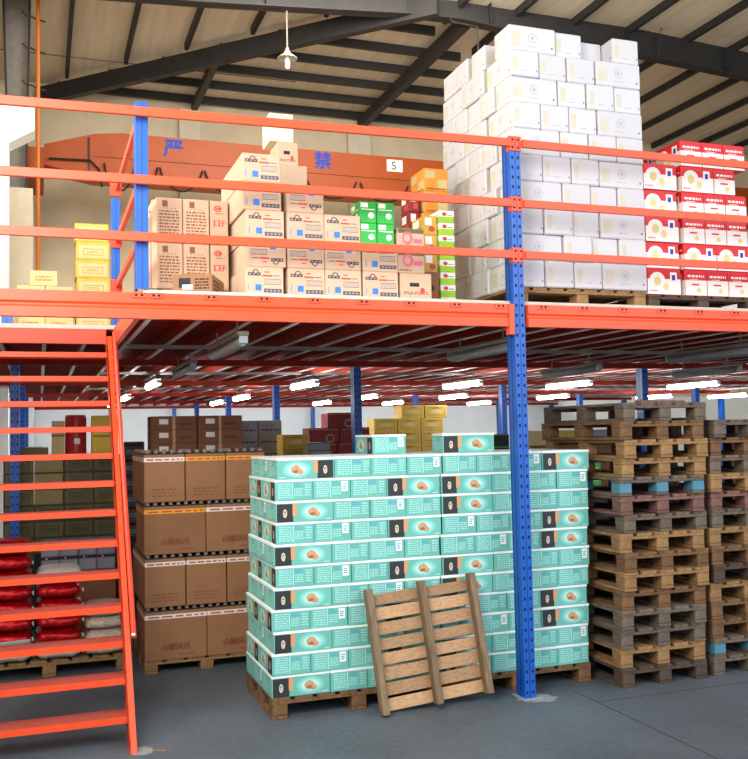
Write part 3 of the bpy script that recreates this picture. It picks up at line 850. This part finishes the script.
def deco_orange(mb, s):
    for f in 'FL':
        mb.rect(s, f, .05, .45, .55, .9, M_cream); mb.rect(s, f, .55, .95, .1, .5, M_cream); mb.lines(s, f, .1, .9, .05, .15, 1, M_brownink, 2)
OD = carton_def('orange_carton', .22, .3, .19, M_orangep, deco_orange)
spawn(carton_def('orange_carton', .24, .3, .86, M_orangep, deco_orange), (-.25, 1.06, DZ), 0, 'tall orange carton behind the lime column', 'carton')
for k in range(2):
    spawn(OD, (-.24, 1.06, DZ + .8605 + k * .1905), 0, f"orange and cream carton, {['lower', 'upper'][k]} one on the tall stack left of white tower", 'carton', 'orange cartons')
ORD2 = carton_def('red_patterned_carton', .09, .2, .17, M_dred, deco_yel)
spawn(carton_def('orange_carton', .1, .25, .7, M_orangep, deco_yel), (-.425, 1.05, DZ), 0, 'narrow orange patterned carton behind the small yellow cartons', 'carton')
for k in range(2):
    spawn(ORD2, (-.425, 1.05, DZ + .7005 + k * .1705), 0, f"narrow red and orange carton, {['lower', 'upper'][k]} one left of the orange cartons", 'carton', 'narrow red cartons')
# tall kraft cartons at the stair opening
def deco_tall(mb, s):
    mb.lines(s, 'F', .12, .88, .12, .74, 9, M_kraftdk, 1, 4, 4)
    mb.rect(s, 'F', .24, .44, .8, .94, M_kraftdk)
    for i in range(4): mb.ell(s, 'F', .3 + i * .14, .77, .02, .012, M_ink, 2, 8)
def deco_redp(mb, s):
    mb.ell(s, 'F', .42, .82, .22, .07, M_redink, 1); mb.ell(s, 'F', .42, .82, .14, .04, M_kraftlt, 2); mb.rect(s, 'F', .32, .56, .8, .84, M_redink, 3)
    [(mb.text(s, 'F', '口', .2 + q, .5 + q, .42, .56, M_redink, 2 + q * 40), mb.text(s, 'F', '子', .52 + q, .82 + q, .42, .56, M_redink, 2 + q * 40)) for q in (0, .02, .04)]
    mb.lines(s, 'F', .3, .8, .7, .73, 1, M_brownink, 1, 2, 3); mb.lines(s, 'L', .2, .8, .3, .7, 5, M_kraftdk, 1)
TLD = carton_def('tall_carton', .19, .3, .334, M_kraftlt, deco_tall)
RPD = carton_def('tall_carton', .135, .3, .334, M_kraftlt, deco_redp)
spawn(pallet_def(M_woodC, .62, .4, .1), (-2.37, .8, DZ), 0, 'low wooden pallet under the tall kraft cartons', 'pallet')
for k in range(2):
    for ci, x in enumerate((-2.592, -2.397)):
        spawn(TLD, (x + .095, .76, DZ + .1005 + k * .3345), 0, f"tall kraft carton with printed text, {['lower', 'upper'][k]} row, {['left', 'right'][ci]}", 'carton', 'tall kraft cartons')
    spawn(RPD, (-2.2 + .0675, .76, DZ + .1005 + k * .3345), 0, f"tall kraft carton with red print, {['lower', 'upper'][k]} row", 'carton', 'tall red print cartons')
TBK = carton_def('pale_carton', .24, .3, .13, M_cream, deco_brownlabel)
spawn(carton_def('brown_carton', .3, .32, .73, M_kraftlt, None), (-2.44, 1.2, DZ), 0, 'big plain carton hidden behind the tall kraft cartons', 'carton')
spawn(TBK, (-2.45, 1.2, DZ + .7305), 0, 'cream carton with red mark behind the tall kraft cartons', 'carton')
# small open carton on the deck edge
SB = carton_def('small_carton', .27, .4, .135, M_kraft, lambda mb, s: (mb.rect(s, 'F', .15, .45, .3, .8, M_ink), mb.rect(s, 'F', .24, .5, .22, .46, M_rwhite, 2), mb.lines(s, 'F', .56, .92, .2, .8, 4, M_ink, 1, 3, 2), mb.lines(s, 'R', .1, .6, .2, .8, 3, M_ink, 1, 6, 2)))
spawn(SB, (-2.33, .33, DZ), math.radians(-22) * -1 * -1, 'small brown carton set askew in front of the tall kraft cartons', 'carton')
# beige cartons behind the blue square ones
BGD = carton_def('beige_carton', .175, .26, .2045, M_kraftlt, deco_brownlabel)
spawn(carton_def('beige_carton', .3, .4, 1.22, M_kraftlt, deco_brownlabel), (-1.47, 1.27, DZ), 0, 'big plain carton behind the blue square carton stack', 'carton')
spawn(BGD, (-1.468, 1.25, DZ + 1.2205), 0, 'beige carton behind blue square stack, under the cream one', 'carton')
spawn(carton_def('cream_carton', .2, .26, .235, mat('pale_cream_board', '#e6d6bd', .7), lambda mb, s: mb.lines(s, 'F', .35, .75, .5, .64, 2, M_brownink, 1, 3, 3)), (-1.518, 1.25, DZ + 1.2205 + .205), 0, 'cream carton topmost behind the blue square stack', 'carton')

# cream and yellow cartons beyond the stair opening
FY = carton_def('yellow_carton', .3, .35, .169, M_yellow, lambda mb, s: (mb.rect(s, 'F', .08, .92, .12, .8, M_cream), mb.rect(s, 'F', .2, .8, .25, .62, M_ydark, 2), mb.rect(s, 'F', .22, .78, .29, .58, M_cream, 3), mb.lines(s, 'F', .3, .7, .35, .52, 2, M_ydark, 4, 3, 3)))
for k in range(6):
    spawn(FY, (-2.92 - [0, .01, -.005, .005, 0, .01][k], 2.9, DZ + k * .1695), 0, f"yellow gift carton in the stack beyond stair opening, {ORD[k] if k < 5 else 'topmost'} one", 'carton', 'yellow cartons beyond the stair opening')
FC = carton_def('cream_carton', .24, .3, .1395, M_cream, lambda mb, s: mb.lines(s, 'F', .2, .8, .3, .7, 2, M_ydark, 1, 3, 3))
for k in range(3):
    for ci in range(2):
        spawn(FC, (-3.46 + ci * .245, 2.87, DZ + k * .14), 0, f"cream carton beyond stair opening, {['bottom', 'middle', 'top'][k]} row, {['left', 'right'][ci]}", 'carton', 'cream cartons beyond the stair opening')
spawn(FC, (-3.35, 2.87, DZ + .42), 0, 'single cream carton on top of the low pile beyond stairs', 'carton')

# ------------------------------------------------------------------ bottle cases under the deck
def case_def(l, w, band, script):
    s = (l, w, .4)
    mb = MB().bbox(-l / 2, l / 2, -w / 2, w / 2, 0, .4, M_kraft, .005)
    if script:
        for f in 'FL':
            [mb.text(s, f, '山椒凤爪', .27 + q, .73 + q, .19, .34, M_brownink, 2 + k_) for k_, q in enumerate((0, .006, -.006))]; mb.lines(s, f, .55, .8, .08, .12, 1, M_brownink, 1, 3, 3)
    else:
        for f in 'FL': mb.lines(s, f, .2, .8, .1, .3, 3, M_kraftdk, 1, 3, 3)
    tb = MB()
    for f in 'FL':
        tb.rect(s, f, 0, 1, .85, .94, band, 2)
        tb.lines(s, f, .06, .95, .865, .925, 1, M_redink, 3, 6, 4)
    mb.box(-l / 2 + .012, l / 2 - .012, -w / 2 + .012, w / 2 - .012, .4, .411, M_black)  # black plane standing in for the shade inside the open-topped case
    parts = [part('tape_band', tb, None, 'white printed tape band' if band is M_bandw else 'amber printed tape band')]
    cap = MB().lathe([(.014, 0), (.014, .012), (.018, .012), (.018, .035), (.015, .0373)], M_cap, 10).add([], [], M_bottle).mesh('bottle_cap')
    nx = int(l / .062)
    for i in range(nx):
        parts.append(('bottle_cap', cap, T((-l / 2 + (i + .5) * l / nx, -w / 2 + .035, .4)), None, []))
    for j in range(1, int(w / .062)):
        parts.append(('bottle_cap', cap, T((-l / 2 + .035, -w / 2 + .035 + j * .066, .4)), None, []))
    return ('bottle_case', mb.mesh('bottle_case'), parts)
CA = {(t, b): case_def(.515 if t == 'A' else .338, .338 if t == 'A' else .515, M_bandw if b == 'w' else M_bando, t == 'A') for t in 'AB' for b in 'wo'}
cx0, cy0 = -2.565, 1.85
spawn(pallet_def(M_woodC, 1.04, 1.04, .105), (cx0 + .52, cy0 + .53, 0), 0, 'wooden pallet under the brown bottle cases', 'pallet')
for k, (ty, bands) in enumerate((('A', 'ww'), ('B', 'www'), ('A', 'ow'), ('B', 'woo'))):
    n_ = len(bands); w = 1.04 / n_; d = .345 if ty == 'A' else .52
    for ci, b in enumerate(bands):
        for j in range(2):
            if j and ci: continue
            spawn(CA[(ty, b)], (cx0 + w * (ci + .5), cy0 + d * (j + .5), .106 + k * .4378), 0,
                  f"brown bottle case, {['bottom', 'second', 'third', 'top'][k]} tier, {['leftmost', 'second from left', 'third from left'][ci]}" + (', second row back' if j else ', front row'), 'bottle case', 'brown bottle cases')
# dark brown cartons behind
def deco_dk(mb, s):
    mb.rect(s, 'F', .18, .38, .4, .78, M_rwhite); mb.rect(s, 'F', .47, .53, .02, .98, M_tape); mb.lines(s, 'F', .6, .9, .3, .5, 2, M_black, 1)
DD = carton_def('dark_carton', .45, .3, .134, M_kraftdk, deco_dk)
for ci, x in enumerate((-2.13, -1.67)):
    spawn(carton_def('large_carton', .44, .36, 1.77, M_kraftdk, None), (x, 3.4, 0), 0, f"tall dark brown carton behind the bottle cases, {['left', 'right'][ci]} one", 'carton')
    for k in range(3):
        spawn(DD, (x, 3.36, 1.7705 + .1345 * k), 0, f"dark brown carton with white label above the bottle cases, {['lower', 'middle', 'upper'][k]} {['left', 'right'][ci]}", 'carton', 'dark cartons behind the bottle cases')

# ------------------------------------------------------------------ far storage under the deck
def deco_gift(mb, s):
    mb.rect(s, 'F', .06, .94, .12, .88, M_cream if False else M_yellow); mb.rect(s, 'F', .1, .9, .2, .8, M_ydark, 2); mb.rect(s, 'F', .12, .88, .24, .76, M_yellow, 3); mb.rect(s, 'F', .3, .72, .38, .62, M_cream, 4); mb.tube([(-.06, -.155, .135), (-.03, -.162, .15), (.03, -.162, .15), (.06, -.155, .135)], .005, M_ydark, 5)
GIFT = carton_def('yellow_carton', .34, .3, .18, M_yellow, deco_gift)
GREY = carton_def('grey_carton', .3, .3, .15, M_grey, lambda mb, s: (mb.ell(s, 'F', .5, .5, .2, .25, M_purple, 1), mb.lines(s, 'F', .1, .9, .1, .3, 1, M_black, 1, 3, 3)))
DRED = carton_def('red_carton', .4, .3, .19, M_dred, lambda mb, s: (mb.ell(s, 'F', .7, .3, .14, .28, M_kraftlt, 1), mb.ell(s, 'F', .7, .3, .11, .2, M_dred, 2), mb.rect(s, 'F', .04, .96, .88, .92, M_yellow)))
def riser(x, y, w, d, h, m, lab, nm='large_carton'):
    spawn(carton_def(nm, w, d, h, m, None), (x, y, 0), 0, lab, 'carton')
riser(-.8, 5.6, .62, .4, 1.55, M_grey, 'tall grey carton carrying the grey cartons behind the bottle cases')
for k in range(4):
    for ci in range(2):
        if k == 3 and ci == 1 and False: continue
        spawn(GREY, (-.945 + ci * .31, 5.55, 1.5505 + k * .1505), 0, f"grey carton behind the bottle cases, {['lowest', 'second', 'third', 'top'][k]} row, {['left', 'right'][ci]}", 'carton', 'grey cartons far back')
riser(-.42, 5.0, .36, .36, 1.6, M_yellow, 'tall yellow carton under the yellow gift cartons far back')
for k in range(2):
    spawn(GIFT, (-.45, 4.98, 1.6005 + k * .2005 * .92), 0, f"yellow gift carton left of the red cartons, {['lower', 'upper'][k]}", 'carton', 'yellow gift cartons far back, left')
riser(.17, 5.35, .7, .5, 1.66, M_dred, 'tall dark red carton under the red cartons far back')
for nm, x, z in (('left', -.03, 0), ('right', .38, 0)):
    spawn(DRED, (x, 5.3, 1.6605), 0, f'dark red carton far back, bottom row, {nm}', 'carton', 'dark red cartons far back')
    spawn(DRED, (x + .03, 5.3, 1.851), 0, f'dark red carton far back, middle row, {nm}', 'carton', 'dark red cartons far back')
spawn(DRED, (.25, 5.3, 2.0415), 0, 'dark red carton far back, topmost single one', 'carton', 'dark red cartons far back')
GG = carton_def('mottled_carton', .27, .25, .19, M_olive, lambda mb, s: (mb.rect(s, 'F', .06, .94, .55, .92, M_grey), mb.rect(s, 'F', .06, .94, .08, .45, M_grey)))
riser(-.32, 4.4, .3, .3, 1.68, M_olive, 'tall olive carton under the mottled grey carton')
spawn(GG, (-.32, 4.38, 1.6805), 0, 'mottled grey green carton before the red cartons', 'carton')
riser(1.5, 6.2, 1.1, .5, 1.62, M_olive, 'wide olive carton under the far yellow cartons')
for k in range(4):
    for ci in range(3):
        if k == 3 and ci == 0: continue
        spawn(GIFT, (1.13 + ci * .35 + (.06 if k == 3 else 0), 6.1, 1.6205 + k * .1805), 0, f"yellow gift carton behind the loose teal cartons, {['bottom', 'second', 'third', 'top'][k]} row, {['left', 'middle', 'right'][ci]}", 'carton', 'yellow gift cartons far back, right')
BLK = carton_def('black_carton', .36, .3, .15, M_black, lambda mb, s: mb.rect(s, 'F', .05, .95, .9, .98, M_green))
riser(1.7, 4.3, .8, .4, 1.62, M_black, 'tall black carton left of the pallet stack, far back')
for k in range(2):
    for ci in range(2):
        spawn(BLK, (1.5 + ci * .38, 4.25, 1.6205 + k * .1505), 0, f"black carton with green edge far back, {['lower', 'upper'][k]} {['left', 'right'][ci]}", 'carton', 'black cartons far back')
# stacks seen through the empty pallets
riser(2.6, 3.0, .9, .5, 1.2, M_black, 'wide black carton hidden behind the pallet stacks')
GS = carton_def('green_carton', .32, .3, .13, M_green, lambda mb, s: (mb.rect(s, 'F', .1, .9, .4, .6, M_lime), mb.rect(s, 'F', .2, .4, .1, .9, M_rwhite, 2)))
for k in range(3):
    spawn(GS, (2.33, 2.92, 1.2005 + k * .1305), 0, f"green carton glimpsed behind the empty pallets, {['lower', 'middle', 'upper'][k]}", 'carton', 'green cartons behind the pallets')
riser(3.6, 5.2, 1.6, .6, 1.75, M_kraftdk, 'broad dark carton pile far behind the pallet stacks')
for i, (x, m, w_) in enumerate(((3.0, M_cream, 'cream'), (3.45, M_yellow, 'yellow'), (3.9, M_grey, 'grey'))):
    spawn(carton_def('far_carton', .36, .3, .2, m, None), (x, 5.15, 1.7505), 0, f'{w_} carton far behind the empty pallets', 'carton')

# ------------------------------------------------------------------ behind the stairs
OL = carton_def('olive_carton', .294, .3, .168, M_olive, lambda mb, s: (mb.rect(s, 'F', 0, 1, .9, 1, M_oliveedge), mb.rect(s, 'F', 0, .05, 0, 1, M_oliveedge), mb.rect(s, 'F', .2, .85, .25, .7, M_oliveedge, 1), mb.rect(s, 'F', .23, .82, .29, .66, M_olive, 2), mb.lines(s, 'F', .3, .75, .36, .58, 2, M_oliveedge, 3, 4, 3)))
OP = carton_def('pale_olive_carton', .285, .3, .168, mat('pale_olive_board', '#93855a', .7, rand=.08), lambda mb, s: mb.rect(s, 'F', 0, 1, .9, 1, M_oliveedge))
xs = (-3.592, -3.296, -3.0, -2.704)
for ci, x in enumerate(xs):
    riser(x, 4.4, .292, .34, .78, M_black, f"dark tall carton at floor behind the stairs, {NTH[ci]} from left")
    for k in range(6):
        pale = (ci == 1 and k in (3, 4, 5))
        spawn(OP if pale else OL, (x, 4.36, .7805 + k * .1685), 0, f"{'pale ' if pale else ''}olive carton behind the stairs, {NTH[ci]} column from left, {ORD[k]} row", 'carton', 'olive cartons behind the stairs')
riser(-2.425, 4.45, .235, .34, .9, M_black, 'dark tall carton at floor between the stairs and the bottle cases')
DG = carton_def('dark_grey_carton', .232, .3, .17, mat('dark_grey_board', '#4c4d50', .7, rand=.15), lambda mb, s: (mb.rect(s, 'F', .08, .92, .7, .9, M_black), mb.lines(s, 'F', .15, .8, .2, .5, 2, M_grey, 1, 5, 2)))
for k in range(6):
    spawn(DG, (-2.425, 4.42, .9005 + k * .1705), 0, f'dark grey carton between the stairs and bottle cases, {ORD[k]} up', 'carton', 'dark grey cartons beside the stairs')
z2 = .7805 + 6 * .1685
bar = MB().lathe([(.1, 0), (.11, .01), (.11, .41), (.1, .43)], mat('drum_red', '#b3151c', .4), 18)
bd = ('red_drum', bar.mesh('red_drum'), [part('sticker', MB().add([(-.02, -.1115, .12), (.04, -.108, .12), (.04, -.108, .18), (-.02, -.1115, .18)], [(0, 1, 2, 3)], M_white))])
spawn(bd, (-3.02, 4.36, z2), 0, 'red drum with a white sticker standing on the olive cartons', 'drum')
spawn(carton_def('yellow_carton', .27, .28, .42, mat('bright_yellow_board', '#efc93f', .5), lambda mb, s: mb.rect(s, 'F', .04, .96, .45, .5, M_ydark)), (-2.72, 4.4, z2), 0, 'yellow carton right of the red drum', 'carton')
spawn(carton_def('beige_carton', .13, .2, .37, M_cream, lambda mb, s: mb.rect(s, 'F', 0, 1, .55, .6, M_olive)), (-3.2, 4.4, z2), 0, 'narrow beige carton left of the red drum', 'carton')
tr = MB().box(-.14, .14, -.12, -.114, 0, .09, M_olive).box(-.14, .14, .114, .12, 0, .09, M_olive).box(-.14, -.134, -.114, .114, 0, .09, M_olive).box(.134, .14, -.114, .114, 0, .09, M_olive).box(-.134, .134, -.114, .114, 0, .006, M_olive)
spawn(('open_tray', tr.mesh('open_tray'), [part('bag', MB().bbox(-.1, .1, -.09, .09, .006, .1, mat('mint_bag', '#8fd6b4', .4), .02))]), (-3.44, 4.36, z2), 0, 'open olive tray holding a mint green bag', 'tray')
MV = carton_def('mauve_carton', .165, .3, .14, M_purple, lambda mb, s: (mb.rect(s, 'F', 0, 1, .8, 1, M_ink), mb.rect(s, 'F', .12, .88, .12, .7, M_grey), mb.ell(s, 'F', .3, .9, .05, .05, M_rwhite, 2)))
riser(-3.03, 3.42, .68, .36, .71, M_kraftdk, 'wide brown carton under the mauve cartons behind the sacks')
for k in range(2):
    for ci in range(4):
        spawn(MV, (-3.29 + ci * .17, 3.4, .7105 + k * .1405), 0, f"mauve grey carton behind the sacks, {['lower', 'upper'][k]} row, {NTH[ci]} from left", 'carton', 'mauve cartons behind the sacks')

def sack_mesh(l, w, h, m1, m2=None, seed=0):
    bm = bmesh.new()
    bmesh.ops.create_uvsphere(bm, u_segments=20, v_segments=12, radius=1)
    r = random.Random(seed); ph = [r.uniform(0, 6) for _ in range(6)]
    for v in bm.verts:
        x, y, z = v.co
        e = .3
        sx = math.copysign(abs(x) ** e, x); sy = math.copysign(abs(y) ** e, y); sz = math.copysign(abs(z) ** .75, z)
        nrm = max(abs(sx), abs(sy))
        edge = 1 - .32 * max(0, nrm - .6) / .4
        px, py = sx * l / 2 * .98, sy * w / 2 * .98
        zz = sz * h / 2 * (edge if z > 0 else max(edge, .75))
        wr = .006 * math.sin(px * 38 + ph[0]) * math.cos(py * 30 + ph[1]) + .004 * math.sin(px * 80 + ph[2])
        v.co = Vector((px, py, max(-h / 2, min(h / 2, zz + wr * (1 if abs(zz) < h * .45 else .3)))))
    bm.verts.index_update()
    mb = MB()
    mb.add([v.co + Vector((0, 0, h / 2)) for v in bm.verts], [tuple(v.index for v in f.verts) for f in bm.faces], m1)
    if m2:
        i2 = mb.mi(m2)
        for k, f in enumerate(mb.f):
            c = sum((Vector(mb.v[q]) for q in f), Vector()) / len(f)
            if c.z > h * .52: mb.m[k] = i2
    bm.free()
    return mb.mesh('sack', True)
def sack_def(l, w, h, m1, m2, seed):
    tie = MB().tube([(l * .48, -w * .36, h * .5), (l * .505, -w * .42, h * .6), (l * .51, -w * .5, h * .45)], .006, M_woven, 5)
    return ('sack', sack_mesh(l, w, h, m1, m2, seed), [part('tie_string', tie)] if m1 is not M_clearbag else [])
spawn(pallet_def(M_woodC, 1.3, 1.0, .13), (-3.31, 2.63, 0), 0, 'wooden pallet under the sacks behind the stairs', 'pallet')
SD = {'red': [sack_def(.375, .5, .125, M_foil, None, 1), sack_def(.375, .5, .125, M_foil, None, 2)], 'redw': [sack_def(.375, .5, .125, M_foil, M_woven, 3)],
      'white': [sack_def(.375, .5, .125, M_woven, None, 4)], 'pale': [sack_def(.33, .45, .105, M_clearbag, None, 5), sack_def(.33, .45, .105, M_clearbag, None, 6)], 'wred': [sack_def(.375, .5, .125, M_woven, M_foil, 7)]}
NMS = {'red': 'shiny red foil sack', 'redw': 'red foil sack with a white top', 'white': 'white woven sack', 'pale': 'pale transparent sack of grain', 'wred': 'white sack with red foil top'}
for x, seq, wh in ((-3.628, ['white', 'wred', 'red', 'red', 'red', 'red', 'red', 'red'], 'left column'), (-3.232, ['white', 'red', 'red', 'red', 'red', 'redw'], 'middle column'), (-2.864, ['pale', 'pale', 'pale', 'pale'], 'right column')):
    z = .1305
    for i, t in enumerate(seq):
        d = SD[t][i % len(SD[t])]; h = .105 if t == 'pale' else .125
        spawn(d, (x + RND.uniform(-.003, .003), 2.36, z), 0, f"{NMS[t]} behind the stairs, {wh}, {ORD[i] if i < len(seq) - 1 else 'topmost'} one", 'sack', 'sacks on the pallet behind the stairs')
        z += h + .0005

# ------------------------------------------------------------------ lights, world, camera
def area(name, loc, target, size, energy, col=(1, 1, 1)):
    l = bpy.data.lights.new(name, 'AREA'); l.shape = 'RECTANGLE'; l.size = size[0]; l.size_y = size[1]; l.energy = energy; l.color = col
    o = bpy.data.objects.new(name, l); COL.objects.link(o); o.location = loc
    o.rotation_euler = (Vector(target) - Vector(loc)).to_track_quat('-Z', 'Y').to_euler()
    return o
area('window_light_left', (-4.4, -3.2, 4.4), (0, 2.0, 3.9), (3, 3), 430, (1, .97, .9))
area('door_light_front', (5.0, -8.5, 5.5), (.5, 1, 2.6), (6, 4), 270, (.98, .99, 1))
area('added_side_fill', (-4.5, .8, 4.7), (0, .9, 4.2), (2, 1.6), 120, (1, .96, .88))  # added fill lamp, brightens left-facing carton sides; no window modelled here
area('added_back_wall_fill', (3.5, 16.6, 2.55), (3.5, 19.3, 1.7), (14, .25), 105, (.97, 1, 1))  # added lamp, unseen from the camera, whitens the wall under the deck
area('added_rear_left_fill', (-4.3, 4.5, 8.6), (0, 16, 8), (1.5, 2), 300, (1, .97, .9))  # added fill lamp to brighten the white column, crane and upper wall
area('added_upper_hall_fill', (2.5, 9.0, 10.6), (3.0, 15.0, 6.0), (6, 3), 760, (1, .95, .88))  # added fill lamp below the closed roof, brightens the upper hall
w = bpy.data.worlds.new('world'); SC.world = w; w.use_nodes = True
bg = w.node_tree.nodes['Background']; bg.inputs['Color'].default_value = (.86, .93, 1, 1); bg.inputs['Strength'].default_value = 1.2

F, YAW, PITCH, ROLL = 935.926, .34335, .05668, -.01993
cam = bpy.data.cameras.new('camera'); co_ = bpy.data.objects.new('camera', cam); COL.objects.link(co_)
Fv = Vector((math.sin(YAW) * math.cos(PITCH), math.cos(YAW) * math.cos(PITCH), math.sin(PITCH)))
Rv = Vector((math.cos(YAW), -math.sin(YAW), 0)); Uv = Rv.cross(Fv)
R2 = Rv * math.cos(ROLL) + Uv * math.sin(ROLL); U2 = -Rv * math.sin(ROLL) + Uv * math.cos(ROLL)
Mx = Matrix((R2, U2, -Fv)).transposed().to_4x4(); Mx.translation = Vector((-3.38298, -6.22664, 1.97))
co_.matrix_world = Mx
cam.sensor_fit = 'HORIZONTAL'; cam.sensor_width = 36; cam.lens = F / 748 * 36
cam.clip_end = 200
SC.camera = co_
SC.view_settings.view_transform = 'Standard'
SC.view_settings.exposure = .35
